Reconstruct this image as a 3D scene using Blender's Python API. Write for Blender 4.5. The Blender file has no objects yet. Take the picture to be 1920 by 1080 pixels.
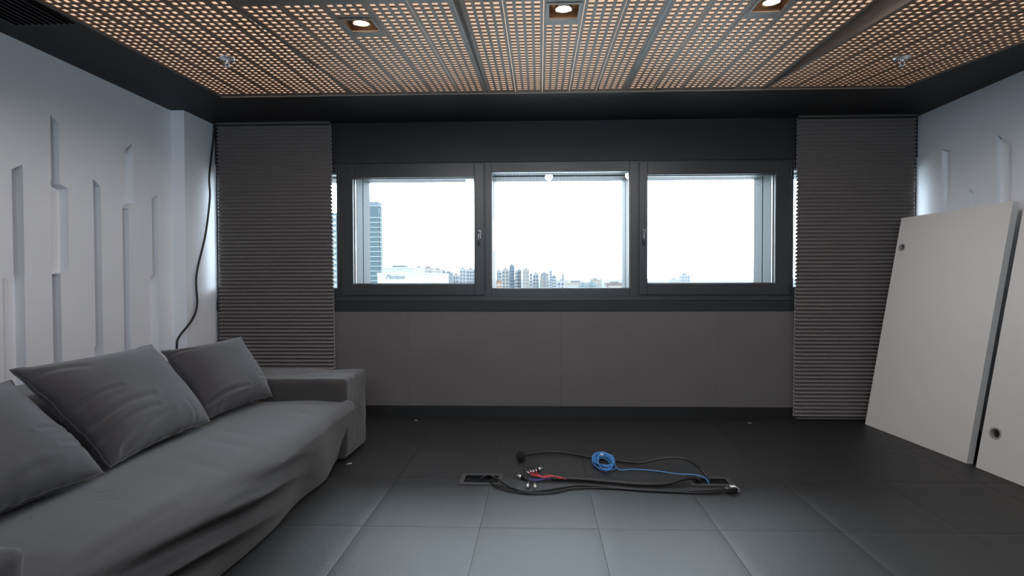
import bpy, bmesh, math, random
from mathutils import Vector, Matrix, noise
random.seed(7)
S = bpy.context.scene
C = S.collection

# ------------------------------------------------------------------ camera
cam_d = bpy.data.cameras.new('camera')
cam = bpy.data.objects.new('camera', cam_d); C.objects.link(cam)
YAW, PIT, ROLL = 0.0294, 0.0161, -0.0026
cam.matrix_world = (Matrix.Translation((0, 0, 1.25)) @ Matrix.Rotation(YAW, 4, 'Z')
                    @ Matrix.Rotation(math.pi/2 - PIT, 4, 'X') @ Matrix.Rotation(ROLL, 4, 'Z'))
cam_d.sensor_width = 36; cam_d.lens = 904.23*36/1920
cam_d.shift_x = -25.13/1920; cam_d.shift_y = 0.47/1920
cam_d.clip_start = 0.05; cam_d.clip_end = 8000
S.camera = cam

# ------------------------------------------------------------------ world, light, exposure
w = bpy.data.worlds.new('overcast_sky'); S.world = w; w.use_nodes = True
bg = w.node_tree.nodes['Background']
bg.inputs[0].default_value = (0.77, 0.89, 1.0, 1); bg.inputs[1].default_value = 19.0
S.view_settings.view_transform = 'Standard'; S.view_settings.look = 'None'
S.view_settings.gamma = 1; S.view_settings.use_curve_mapping = False
S.view_settings.exposure = 0.0
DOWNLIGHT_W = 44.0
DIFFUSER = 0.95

# ------------------------------------------------------------------ room dimensions (metres)
D, H = 4.403, 2.696                 # window wall, soffit height
XL, XR, XP = -3.116, 3.355, -3.002  # left wall, right wall, pillar face
YB = -0.9                           # wall behind
for (x0, x1) in ((-2.93, -1.871), (-1.713, -0.594), (-0.439, 0.819), (0.976, 2.112), (2.281, 3.29)):
    ld = bpy.data.lights.new('window_portal', 'AREA'); ld.shape = 'RECTANGLE'
    ld.size = x1-x0; ld.size_y = 1.02; ld.cycles.is_portal = True
    lo = bpy.data.objects.new('window_portal', ld); C.objects.link(lo)
    lo.location = ((x0+x1)/2, D+0.50, 1.71); lo.rotation_euler = (-math.pi/2, 0, 0)

ld = bpy.data.lights.new('window_portal', 'AREA'); ld.shape = 'RECTANGLE'; ld.size = 2.4; ld.size_y = 0.69; ld.cycles.is_portal = True  # portal of the added fill window behind the camera
lo = bpy.data.objects.new('window_portal', ld); C.objects.link(lo); lo.location = (0.1, YB-0.2, 2.19); lo.rotation_euler = (math.pi/2, 0, 0)

# ------------------------------------------------------------------ materials
MATS = {}
def mat(name, col, rough=0.6, metal=0.0, var=0.0, vscale=8.0, bump=0.0, bscale=60.0, spec=0.5, sheen=0.0,
        stretch=None, emit=None, estr=0.0, coat=0.0):
    m = bpy.data.materials.new(name); m.use_nodes = True
    nt = m.node_tree; b = nt.nodes['Principled BSDF']
    b.inputs['Base Color'].default_value = (*col, 1)
    b.inputs['Roughness'].default_value = rough; b.inputs['Metallic'].default_value = metal
    b.inputs['Specular IOR Level'].default_value = spec
    if sheen: b.inputs['Sheen Weight'].default_value = sheen
    if coat: b.inputs['Coat Weight'].default_value = coat; b.inputs['Coat Roughness'].default_value = 0.25
    tc = nt.nodes.new('ShaderNodeTexCoord'); mp = nt.nodes.new('ShaderNodeMapping')
    nt.links.new(tc.outputs['Object'], mp.inputs[0])
    if stretch: mp.inputs['Scale'].default_value = stretch
    if var:
        n = nt.nodes.new('ShaderNodeTexNoise'); n.inputs['Scale'].default_value = vscale; n.inputs['Detail'].default_value = 5
        r = nt.nodes.new('ShaderNodeValToRGB')
        r.color_ramp.elements[0].position = 0.3; r.color_ramp.elements[1].position = 0.7
        r.color_ramp.elements[0].color = (*[c*(1-var) for c in col], 1)
        r.color_ramp.elements[1].color = (*[min(1, c*(1+var)) for c in col], 1)
        nt.links.new(mp.outputs[0], n.inputs['Vector']); nt.links.new(n.outputs['Fac'], r.inputs[0])
        nt.links.new(r.outputs[0], b.inputs['Base Color'])
    if bump:
        n2 = nt.nodes.new('ShaderNodeTexNoise'); n2.inputs['Scale'].default_value = bscale; n2.inputs['Detail'].default_value = 4
        bp = nt.nodes.new('ShaderNodeBump'); bp.inputs['Strength'].default_value = bump; bp.inputs['Distance'].default_value = 0.01
        nt.links.new(mp.outputs[0], n2.inputs['Vector']); nt.links.new(n2.outputs['Fac'], bp.inputs['Height'])
        nt.links.new(bp.outputs[0], b.inputs['Normal'])
    if emit:
        b.inputs['Emission Color'].default_value = (*emit, 1); b.inputs['Emission Strength'].default_value = estr
    MATS[name] = m
    return m
mat('white_wall', (0.78, 0.80, 0.85), 0.55, var=0.02, vscale=2, bump=0.03, bscale=150)
mat('rear_wall', (0.30, 0.29, 0.30), 0.7)
mat('grey_panel', (0.104, 0.094, 0.096), 0.75, var=0.05, vscale=3, bump=0.12, bscale=260)
mat('black_paint', (0.012, 0.0125, 0.0135), 0.6, bump=0.03, bscale=200)
mat('dark_header', (0.0095, 0.0105, 0.0125), 0.65, bump=0.05, bscale=220)
mat('frame_metal', (0.024, 0.0255, 0.029), 0.45, spec=0.5)
mat('bead', (0.16, 0.165, 0.175), 0.35, metal=0.5)
mat('facade_metal', (0.0095, 0.0115, 0.0125), 0.6, spec=0.15)
mat('chrome', (0.82, 0.83, 0.85), 0.22, metal=0.75)
mat('handle_metal', (0.22, 0.22, 0.23), 0.3, metal=0.8)
mat('facade_soffit', (0.018, 0.021, 0.023), 0.6, spec=0.15)
mat('steel', (0.6, 0.6, 0.6), 0.3, metal=1.0)
mat('vinyl', (0.0065, 0.0065, 0.0070), 0.53, var=0.12, vscale=5, bump=0.12, bscale=120, spec=1.0)
mat('subfloor', (0.01, 0.01, 0.01), 0.9)
mat('baseboard_black', (0.006, 0.006, 0.0065), 0.55)
mat('wood', (0.150, 0.104, 0.076), 0.50, var=0.22, vscale=9, stretch=(6, 0.8, 6), bump=0.05, bscale=40, spec=0.35)
mat('wood_edge', (0.120, 0.088, 0.070), 0.45, var=0.2, vscale=6, stretch=(1, 0.6, 6), spec=0.4)
mat('pale_edge', (0.42, 0.32, 0.25), 0.5)
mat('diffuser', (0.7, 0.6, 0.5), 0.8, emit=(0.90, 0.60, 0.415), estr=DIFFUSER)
mat('blind_fabric', (0.225, 0.200, 0.195), 0.8, var=0.06, vscale=30, bump=0.1, bscale=300)
mat('blind_rail', (0.09, 0.085, 0.082), 0.5)
mat('bead_chain', (0.55, 0.56, 0.58), 0.3)
mat('sofa_cloth', (0.0335, 0.0285, 0.030), 0.85, var=0.10, vscale=4, bump=0.25, bscale=420, sheen=0.25)
mat('pillow_cloth', (0.0365, 0.034, 0.0395), 0.85, var=0.08, vscale=4, bump=0.22, bscale=420, sheen=0.25)
mat('white_board', (0.69, 0.68, 0.66), 0.38, var=0.015, vscale=2)
mat('board_edge', (0.50, 0.46, 0.44), 0.5)
mat('grommet_grey', (0.36, 0.35, 0.35), 0.5)
mat('hole_core', (0.22, 0.17, 0.14), 0.8)
mat('black_rubber', (0.012, 0.012, 0.013), 0.42)
mat('black_plastic', (0.015, 0.015, 0.016), 0.35)
mat('box_frame', (0.055, 0.055, 0.058), 0.4)
mat('foam', (0.006, 0.006, 0.006), 0.95, bump=0.6, bscale=300)
mat('blue_cable', (0.07, 0.27, 0.62), 0.4)
mat('red_wire', (0.50, 0.05, 0.06), 0.45)
mat('navy_wire', (0.05, 0.05, 0.22), 0.45)
mat('paper', (0.75, 0.73, 0.7), 0.8)
mat('lamp_glass', (1, 1, 1), 0.3, emit=(1.0, 0.74, 0.46), estr=14)
mat('lamp_reflector', (0.85, 0.75, 0.62), 0.25, metal=1.0)
mat('lamp_housing', (0.24, 0.17, 0.12), 0.5)
mat('cable_tray', (0.004, 0.004, 0.004), 0.8)
mat('silver_label', (0.72, 0.72, 0.72), 0.35)
def bmat(name, col): return mat(name, tuple(c*0.135 for c in col), 0.8, spec=0.2)
bmat('tower_glass', (0.115, 0.185, 0.215)); bmat('tower_glass_pale', (0.23, 0.31, 0.34)); bmat('tower_slab', (0.60, 0.64, 0.66))
bmat('b_white', (0.62, 0.62, 0.62)); bmat('b_cream', (0.55, 0.50, 0.43)); bmat('b_grey', (0.31, 0.35, 0.38)); bmat('b_bluegrey', (0.22, 0.28, 0.34))
bmat('b_brick', (0.42, 0.25, 0.17)); bmat('b_window', (0.15, 0.21, 0.28)); bmat('b_roof', (0.30, 0.23, 0.23)); bmat('b_dark', (0.15, 0.17, 0.18))
bmat('hill_haze_blue', (0.23, 0.31, 0.36)); mat('city_ground', (0.36, 0.37, 0.36), 0.9); bmat('sign_ink', (0.27, 0.30, 0.33)); bmat('foliage', (0.19, 0.25, 0.25))  # hill colour has the bluish haze of distance mixed in
# window glass: clear pane with a fresnel mirror reflection
g = bpy.data.materials.new('window_glass'); g.use_nodes = True; nt = g.node_tree; nt.nodes.clear()
o_ = nt.nodes.new('ShaderNodeOutputMaterial'); mx = nt.nodes.new('ShaderNodeMixShader'); tr = nt.nodes.new('ShaderNodeBsdfTransparent')
gl = nt.nodes.new('ShaderNodeBsdfGlossy'); fr = nt.nodes.new('ShaderNodeFresnel')
tr.inputs[0].default_value = (0.95, 0.975, 0.98, 1); gl.inputs['Roughness'].default_value = 0.0; fr.inputs['IOR'].default_value = 1.52
nt.links.new(fr.outputs[0], mx.inputs[0]); nt.links.new(tr.outputs[0], mx.inputs[1]); nt.links.new(gl.outputs[0], mx.inputs[2]); nt.links.new(mx.outputs[0], o_.inputs[0])
MATS['window_glass'] = g

# ------------------------------------------------------------------ helpers
class MB:
    def __init__(s): s.v = []; s.f = []
    def add(s, vs, fs):
        n = len(s.v); s.v += [tuple(p) for p in vs]; s.f += [tuple(i+n for i in f) for f in fs]; return s
    def box(s, x0, x1, y0, y1, z0, z1):
        return s.add([(x0,y0,z0),(x1,y0,z0),(x1,y1,z0),(x0,y1,z0),(x0,y0,z1),(x1,y0,z1),(x1,y1,z1),(x0,y1,z1)],
                     [(0,3,2,1),(4,5,6,7),(0,1,5,4),(1,2,6,5),(2,3,7,6),(3,0,4,7)])
    def ring(s, x0, x1, z0, z1, a, b, c, d, y0, y1):   # rectangular frame in the XZ plane: outer, inner a..b x c..d
        s.box(x0, a, y0, y1, z0, z1); s.box(b, x1, y0, y1, z0, z1); s.box(a, b, y0, y1, z0, c); s.box(a, b, y0, y1, d, z1); return s
    def tube(s, pts, r, n=8, cap=True):
        pts = [Vector(p) for p in pts]; rs = r if isinstance(r, (list, tuple)) else [r]*len(pts)
        base = len(s.v); up = None
        for i, p in enumerate(pts):
            t = (pts[min(i+1, len(pts)-1)] - pts[max(i-1, 0)]).normalized()
            if up is None: up = Vector((0,0,1)) if abs(t.z) < 0.9 else Vector((1,0,0))
            a = t.cross(up).normalized(); up = a.cross(t).normalized()
            for k in range(n):
                th = 2*math.pi*k/n; q = p + (a*math.cos(th) + up*math.sin(th))*rs[i]; s.v.append(tuple(q))
        for i in range(len(pts)-1):
            for k in range(n):
                a0 = base+i*n+k; a1 = base+i*n+(k+1) % n; s.f.append((a0, a1, a1+n, a0+n))
        if cap:
            s.f.append(tuple(base+k for k in range(n-1, -1, -1))); e = base+(len(pts)-1)*n; s.f.append(tuple(e+k for k in range(n)))
        return s
    def lathe(s, prof, c=(0,0,0), n=20):               # prof: (radius, z)
        base = len(s.v)
        for r, z in prof:
            for k in range(n):
                th = 2*math.pi*k/n; s.v.append((c[0]+r*math.cos(th), c[1]+r*math.sin(th), c[2]+z))
        for i in range(len(prof)-1):
            for k in range(n):
                a0 = base+i*n+k; a1 = base+i*n+(k+1) % n; s.f.append((a0, a1, a1+n, a0+n))
        return s
    def mesh(s, name, m, smooth=False):
        me = bpy.data.meshes.new(name); me.from_pydata(s.v, [], s.f); me.update()
        bm = bmesh.new(); bm.from_mesh(me); bmesh.ops.recalc_face_normals(bm, faces=bm.faces); bm.to_mesh(me); bm.free()
        if m: me.materials.append(MATS[m])
        if smooth:
            for p in me.polygons: p.use_smooth = True
        return me
    def build(s, name, m, parent=None, smooth=False):
        return link(name, s.mesh(name, m, smooth), parent)
def link(name, me, parent=None):
    o = bpy.data.objects.new(name, me); C.objects.link(o)
    if parent is not None: o.parent = parent
    return o
def tag(o, label=None, cat=None, group=None, kind=None):
    if label: o['label'] = label
    if cat: o['category'] = cat
    if group: o['group'] = group
    if kind: o['kind'] = kind
    return o
def empty(name, loc=(0,0,0), rot=(0,0,0)):
    o = bpy.data.objects.new(name, None); C.objects.link(o); o.location = loc; o.rotation_euler = rot; o.empty_display_size = 0.1
    return o
def local(parent, v):                                   # world point -> point in the parent's frame
    M = Matrix.LocRotScale(parent.location, parent.rotation_euler, parent.scale).inverted()
    return tuple(M @ Vector(v))
def spline(pts, k=8):
    P = [Vector(p) for p in pts]; out = []
    for i in range(len(P)-1):
        p0 = P[max(i-1, 0)]; p1 = P[i]; p2 = P[i+1]; p3 = P[min(i+2, len(P)-1)]
        for j in range(k):
            t = j/k; out.append(0.5*((2*p1) + (p2-p0)*t + (2*p0-5*p1+4*p2-p3)*t*t + (3*p1-p0-3*p2+p3)*t**3))
    out.append(P[-1]); return out
def bevel_mod(o, wd=0.003, seg=2):
    b = o.modifiers.new('bevel', 'BEVEL'); b.width = wd; b.segments = seg; b.limit_method = 'ANGLE'; return o
def bake(o):
    dg = bpy.context.evaluated_depsgraph_get(); me = bpy.data.meshes.new_from_object(o.evaluated_get(dg))
    o.modifiers.clear(); o.data = me; return o
def struct(o): o['kind'] = 'structure'; return o

# ------------------------------------------------------------------ floor of vinyl covered raised tiles
floor = struct(MB().box(XL-0.2, XR+0.2, YB-0.2, D+0.2, -0.14, -0.045).build('floor', 'subfloor'))
BOXES = [(-0.490, -0.245, 2.932, 3.078), (0.930, 1.175, 2.944, 3.060)]     # openings of the two floor boxes
gx = [XL] + [x for x in (-0.905+0.6*i for i in range(-5, 9)) if XL+0.05 < x < XR-0.05] + [XR]
gy = [YB] + [y for y in (3.016+0.6*j for j in range(-10, 4)) if YB+0.05 < y < D-0.05] + [D]
cache = {}
def tile_mesh(sx, sy, holes):
    key = (round(sx, 4), round(sy, 4), tuple(holes))
    if key in cache: return cache[key]
    e, ins, dz = 0.0007, 0.007, -0.0010; rim = 0.060
    xs = sorted({e, e+ins, e+rim, sx/2, sx-e-rim, sx-e-ins, sx-e} | {h for q in holes for h in (q[0], q[1]) if e+ins < h < sx-e-ins})
    ys = sorted({e, e+ins, e+rim, sy/2, sy-e-rim, sy-e-ins, sy-e} | {h for q in holes for h in (q[2], q[3]) if e+ins < h < sy-e-ins})
    v = []; f = []; nx = len(xs); ny = len(ys)
    for y in ys:
        for x in xs:
            dd = min(x, sx-x, y, sy-y); v.append((x, y, dz if dd < e+0.0001 else (0.0 if dd < e+ins+0.0001 else -0.0011)))
    for j in range(ny-1):
        for i in range(nx-1):
            cx = (xs[i]+xs[i+1])/2; cy = (ys[j]+ys[j+1])/2
            if any(q[0]-1e-4 < cx < q[1]+1e-4 and q[2]-1e-4 < cy < q[3]+1e-4 for q in holes): continue
            f.append((j*nx+i, j*nx+i+1, (j+1)*nx+i+1, (j+1)*nx+i))
    loop = [i for i in range(nx)] + [j*nx+nx-1 for j in range(1, ny)] + [(ny-1)*nx+i for i in range(nx-2, -1, -1)] + [j*nx for j in range(ny-2, 0, -1)]
    b0 = len(v); m_ = len(loop)                           # side skirt on its own vertices so the rim stays crisp
    for i in loop: v.append(v[i])
    for i in loop: v.append((v[i][0], v[i][1], -0.044))
    for k in range(m_): f.append((b0+(k+1) % m_, b0+k, b0+m_+k, b0+m_+(k+1) % m_))
    me = bpy.data.meshes.new('tile'); me.from_pydata(v, [], f); me.update(); me.materials.append(MATS['vinyl'])
    for p in me.polygons: p.use_smooth = abs(p.normal.z) > 0.5
    cache[key] = me; return me
for i in range(len(gx)-1):
    for j in range(len(gy)-1):
        sx = gx[i+1]-gx[i]; sy = gy[j+1]-gy[j]; hl = []
        for b in BOXES:
            q = (max(b[0]-gx[i], 0), min(b[1]-gx[i], sx), max(b[2]-gy[j], 0), min(b[3]-gy[j], sy))
            if q[0] < q[1] and q[2] < q[3]: hl.append(tuple(round(t, 4) for t in q))
        o = link('tile', tile_mesh(sx, sy, hl), floor); o.location = (gx[i], gy[j], 0)

# ------------------------------------------------------------------ side walls with carved recesses
def carve(wall, side, xw, sections, d=0.07):
    """sections: (y_near, y_far, zb_near, zb_far, zt_near, zt_far, soft). depth is measured into the wall."""
    for (yn, yf, zbn, zbf, ztn, ztf, soft) in sections:
        cols = [(0.0, d), (1.0, d)] if not soft else [(0.0, -0.0006), (0.55, d*0.9), (1.0, d*0.9)]
        v = []; f = []; n = len(cols)
        for t, dep in cols:
            y = yn+(yf-yn)*t; zb = zbn+(zbf-zbn)*t; zt = ztn+(ztf-ztn)*t
            a = xw - side*0.03; b = xw + side*dep        # side=+1: wall body lies at larger x
            v += [(a, y, zb), (a, y, zt), (b, y, zb), (b, y, zt)]
        for k in range(n-1):
            p = k*4; q = p+4
            f += [(p, q, q+1, p+1), (p+2, p+3, q+3, q+2), (p, p+2, q+2, q), (p+1, q+1, q+3, p+3)]
        f += [(0, 1, 3, 2), ((n-1)*4, (n-1)*4+2, (n-1)*4+3, (n-1)*4+1)]
        mb = MB(); mb.add(v, f); c = mb.build('cutter', None)
        md = wall.modifiers.new('cut', 'BOOLEAN'); md.operation = 'DIFFERENCE'; md.object = c; md.solver = 'EXACT'
        bake(wall); me = c.data; bpy.data.objects.remove(c); bpy.data.meshes.remove(me)
    for p in wall.data.polygons: p.use_smooth = False
wl = MB().box(XL-0.16, XL, YB, D+0.06, -0.04, H+0.35).build('wall_left', 'white_wall')
carve(wl, -1, XL, [
    (2.767, 2.831, 1.29, 1.29, 1.913, 1.959, False), (2.708, 2.829, 0.40, 0.40, 1.267, 1.345, True),
    (3.001, 3.054, 1.87, 1.88, 2.315, 2.278, False), (2.995, 3.110, 1.285, 1.321, 1.905, 1.865, True), (2.994, 3.050, 0.40, 0.40, 1.30, 1.30, False),
    (3.290, 3.348, 0.79, 0.79, 1.966, 1.921, False), (3.235, 3.347, 0.40, 0.40, 0.757, 0.845, True),
    (3.525, 3.632, 1.775, 1.852, 2.216, 2.319, True), (3.523, 3.577, 0.40, 0.40, 1.80, 1.80, False),
    (3.799, 3.857, 1.29, 1.29, 1.918, 1.958, False), (3.740, 3.856, 0.40, 0.40, 1.262, 1.345, True)])
struct(wl)
wr = MB().box(XR, XR+0.16, YB, D+0.06, -0.04, H+0.35).build('wall_right', 'white_wall')
carve(wr, 1, XR, [
    (4.054, 4.140, 1.872, 1.840, 2.303, 2.330, False), (3.819, 3.879, 0.40, 0.40, 1.909, 1.961, False),
    (3.540, 3.658, 1.40, 1.40, 2.214, 2.312, False), (3.300, 3.360, 0.40, 0.40, 2.05, 2.09, False)], 0.035)
struct(wr)
struct(MB().box(XL, XP, 4.014, D, 0, H+0.1).build('pillar', 'white_wall'))
RW = (-1.15, 1.35, 1.80, 2.58)                            # ribbon window added in the unseen wall behind the camera for fill daylight
struct(MB().ring(XL-0.16, XR+0.16, -0.04, H+0.35, RW[0], RW[1], RW[2], RW[3], YB-0.16, YB).build('wall_rear', 'rear_wall'))
wr6 = struct(MB().ring(RW[0], RW[1], RW[2], RW[3], RW[0]+0.06, RW[1]-0.06, RW[2]+0.06, RW[3]-0.06, YB-0.12, YB-0.04).build('window_6', 'frame_metal'))
for mx_ in (0.1,): MB().box(mx_-0.04, mx_+0.04, YB-0.12, YB-0.04, RW[2]+0.06, RW[3]-0.06).build('mullion', 'frame_metal', wr6)
MB().box(RW[0]+0.06, RW[1]-0.06, YB-0.085, YB-0.079, RW[2]+0.06, RW[3]-0.06).build('pane', 'window_glass', wr6)

# ------------------------------------------------------------------ window wall
wb = struct(MB().box(XL-0.16, XR+0.16, D+0.013, D+0.20, -0.04, 0.985).build('wall_back', 'grey_panel'))
edges = [XP, -2.62, -1.212, 0.195, 1.605, 3.0, XR]
for a, b in zip(edges[:-1], edges[1:]):
    bevel_mod(MB().box(a+0.0005, b-0.0005, D, D+0.0125, 0.098, 0.970).build('panel', 'grey_panel', wb), 0.0008, 2)
struct(MB().box(XP, XR, D-0.012, D+0.013, 0, 0.098).build('baseboard_back', 'baseboard_black'))
struct(MB().box(XL, XL+0.012, YB, 4.014, 0, 0.09).build('baseboard_left', 'baseboard_black'))
struct(MB().box(XR-0.012, XR, YB, D-0.013, 0, 0.09).build('baseboard_right', 'baseboard_black'))
sill = struct(MB().box(XP, XR, D-0.010, D+0.20, 0.970, 1.062).build('trim_1', 'dark_header')); bevel_mod(sill, 0.003)
struct(bevel_mod(MB().box(XP, XR, D-0.004, D+0.20, 1.064, 1.104).build('trim_2', 'frame_metal'), 0.003))
hd = struct(MB().box(XP, XR, D-0.006, D+0.20, 2.330, H+0.06).build('trim_3', 'dark_header'))
struct(MB().box(XL-0.16, XR+0.16, D+0.02, D+0.20, H+0.06, H+0.35).build('wall_lintel', 'dark_header'))
struct(MB().box(XL-0.16, XP, D, D+0.2, 0.9, H+0.1).build('wall_return', 'white_wall'))

def window(n, x0, x1, a, b, c, d, sash, handle_x=None, hinge_x=None):
    W_ = struct(MB().ring(x0, x1, 1.104, 2.330, x0+0.03 if sash else a, x1-0.03 if sash else b,
                          1.135 if sash else c, 2.30 if sash else d, D+0.004, D+0.075).build('window_%d' % n, 'frame_metal'))
    bevel_mod(W_, 0.0025)
    yg = D+0.035; W0 = W_
    if sash:
        s_ = MB().ring(x0+0.012, x1-0.012, 1.118, 2.316, a, b, c, d, D-0.014, D+0.055).build('sash_frame', 'frame_metal', W_); bevel_mod(s_, 0.004, 3); W_ = s_
    MB().ring(a-0.002, b+0.002, c-0.002, d+0.002, a+0.007, b-0.007, c+0.007, d-0.007, yg-0.006, yg+0.016).build('glazing_bead', 'bead', W_)
    MB().box(a+0.004, b-0.004, yg, yg+0.006, c+0.004, d-0.004).build('pane', 'window_glass', W_)
    if handle_x is not None:
        hb = MB().box(handle_x-0.013, handle_x+0.013, D-0.022, D-0.014, 1.63, 1.71)
        hb = bevel_mod(hb.build('handle_plate', 'handle_metal', W_), 0.003)
        t = MB(); t.tube([(handle_x, D-0.020, 1.69), (handle_x, D-0.045, 1.69), (handle_x-0.004, D-0.055, 1.675), (handle_x-0.008, D-0.052, 1.62), (handle_x-0.008, D-0.048, 1.565)], [0.008, 0.008, 0.009, 0.008, 0.006], 8)
        t.build('window_handle', 'handle_metal', W_, True)
    if hinge_x is not None:
        for hz in (1.19, 2.22):
            MB().lathe([(0.0, -0.045), (0.008, -0.045), (0.008, 0.045), (0.0, 0.045)], (hinge_x, D-0.016, hz), 10).build('hinge', 'black_plastic', W_)
    return W0
window(1, XP, -1.842, -2.988, -1.871, 1.180, 2.240, False)
window(2, -1.842, -0.494, -1.713, -0.594, 1.221, 2.195, True, -0.545, -1.838)
window(3, -0.494, 0.891, -0.439, 0.819, 1.175, 2.247, False)
window(4, 0.891, 2.251, 0.976, 2.112, 1.220, 2.200, True, 0.943, 2.247)
window(5, 2.251, XR, 2.281, 3.343, 1.180, 2.240, False)
# deep facade frame outside the glass
for k, (a, b) in enumerate(((-3.20, -3.02), (-1.868, -1.712), (-0.592, -0.441), (0.821, 0.974), (2.114, 2.278), (3.375, 3.50))):
    f_ = struct(MB().box(a, b, D+0.077, D+0.235, 1.0, 2.2455).build('facade_fin', 'facade_metal'))
    MB().box(a+0.012, b-0.012, D+0.235, D+0.25, 1.0, 2.2355).build('joint', 'b_dark', f_)
    MB().box(a-0.001, b+0.001, D+0.25, D+0.43, 1.0, 2.2355).build('outer_fin', 'facade_metal', f_)
struct(MB().box(XP, XR, D+0.0765, D+0.2, 2.246, 2.3295).build('facade_lining', 'facade_soffit'))
struct(MB().box(-3.3, 3.5, D+0.201, D+0.43, 2.236, 2.75).build('facade_head', 'facade_soffit'))
struct(MB().box(-3.3, 3.5, D+0.201, D+0.43, 0.80, 1.16).build('facade_sill', 'facade_metal'))

# ------------------------------------------------------------------ ceiling: soffit ring, slab, tilted perforated panels
YF, YN = 3.73, 0.56
PX0, PW = -2.496, 1.0488
SX0, SX1 = PX0, PX0+5*PW
struct(MB().box(XL-0.16, XR+0.16, YB-0.16, D+0.05, H+0.30, H+0.42).build('ceiling', 'black_paint'))
struct(MB().box(XL, SX0-0.004, YB, D, H, H+0.30).build('ceiling_soffit_left', 'black_paint'))
struct(MB().box(SX1+0.004, XR, YB, D, H, H+0.30).build('ceiling_soffit_right', 'black_paint'))
struct(MB().box(SX0-0.004, SX1+0.004, YF+0.004, D, H, H+0.30).build('ceiling_soffit_window', 'black_paint'))
struct(MB().box(SX0-0.004, SX1+0.004, YB, YN, H, H+0.30).build('ceiling_soffit_rear', 'black_paint'))
SLOPES = [0.035, 0.098, 0.056, 0.044, 0.118]
LEN = 1.50
TH = 0.0055
NS = 5
BW = (PW-0.028)/NS
def board_mesh(name, cut=None):
    """perforated board, local x 0..BW, local y -LEN..0, bottom at z=0. cut: (x0,x1,y0,y1) square opening"""
    gap = 0.0021; hw, hl, px, py = 0.0292, 0.0300, 0.0462, 0.0420
    w0 = (BW - 3*px - hw)/2
    xs = [gap]; hx = []
    for k in range(4): hx.append((w0+k*px, w0+k*px+hw)); xs += list(hx[-1])
    xs.append(BW-gap)
    ys = [-LEN]; hy = []; y = -LEN+0.034
    while y+hl < -0.012: hy.append((y, y+hl)); ys += [y, y+hl]; y += py
    ys.append(0.0)
    cells = set()
    for i in range(4):
        for j in range(len(hy)):
            cx = sum(hx[i])/2; cy = sum(hy[j])/2
            if cut and cut[2]-0.045 < cy < cut[3]+0.045: continue
            cells.add((1+2*i, 1+2*j))
    if cut:
        xs = sorted(set(xs) | {cut[0], cut[1]}); ys = sorted(set(ys) | {cut[2], cut[3]})
        xs0 = sorted([gap, BW-gap]+[t for q in hx for t in q]); ys0 = sorted([-LEN, 0.0]+[t for q in hy for t in q])
        holes = [(xs0[i], xs0[i+1], ys0[j], ys0[j+1]) for i, j in cells]
    v = []; f = []; nx = len(xs); ny = len(ys)
    for z in (0, TH):
        for yy in ys:
            for xx in xs: v.append((xx, yy, z))
    T = nx*ny; ix = {round(x, 6): i for i, x in enumerate(xs)}; iy = {round(t, 6): j for j, t in enumerate(ys)}
    hole_cells = set()
    if cut:
        for q in holes:
            for i in range(ix[round(q[0], 6)], ix[round(q[1], 6)]):
                for j in range(iy[round(q[2], 6)], iy[round(q[3], 6)]): hole_cells.add((i, j))
        for i in range(ix[round(cut[0], 6)], ix[round(cut[1], 6)]):
            for j in range(iy[round(cut[2], 6)], iy[round(cut[3], 6)]): hole_cells.add((i, j))
    else: hole_cells = cells
    for j in range(ny-1):
        for i in range(nx-1):
            if (i, j) in hole_cells:
                a, b, c, d = j*nx+i, j*nx+i+1, (j+1)*nx+i+1, (j+1)*nx+i
                if (i, j-1) not in hole_cells: f.append((a, b, b+T, a+T))
                if (i+1, j) not in hole_cells: f.append((b, c, c+T, b+T))
                if (i, j+1) not in hole_cells: f.append((c, d, d+T, c+T))
                if (i-1, j) not in hole_cells: f.append((d, a, a+T, d+T))
            else:
                f.append((j*nx+i, (j+1)*nx+i, (j+1)*nx+i+1, j*nx+i+1))
    for j in range(ny-1):
        for i in (0, nx-1): a = j*nx+i; b = a+nx; f.append((a, b, b+T, a+T))
    for i in range(nx-1):
        for j in (0, ny-1): a = j*nx+i; b = a+1; f.append((a, b, b+T, a+T))
    me = bpy.data.meshes.new(name); me.from_pydata(v, [], f); me.update(); me.materials.append(MATS['wood']); return me
CUT = (0.020, BW-0.020, -1.318, -1.152)
M_board = board_mesh('perforated_board'); M_cut = board_mesh('perforated_board_cut', CUT)
WHERE = ['above the sofa along the left wall', 'second from the left wall', 'in the middle over the centre window',
         'fourth from the left wall', 'along the right wall, dropped lower than its neighbour']
def pz(k, y, y0=YF): return H + SLOPES[k]*(y-y0)
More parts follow.
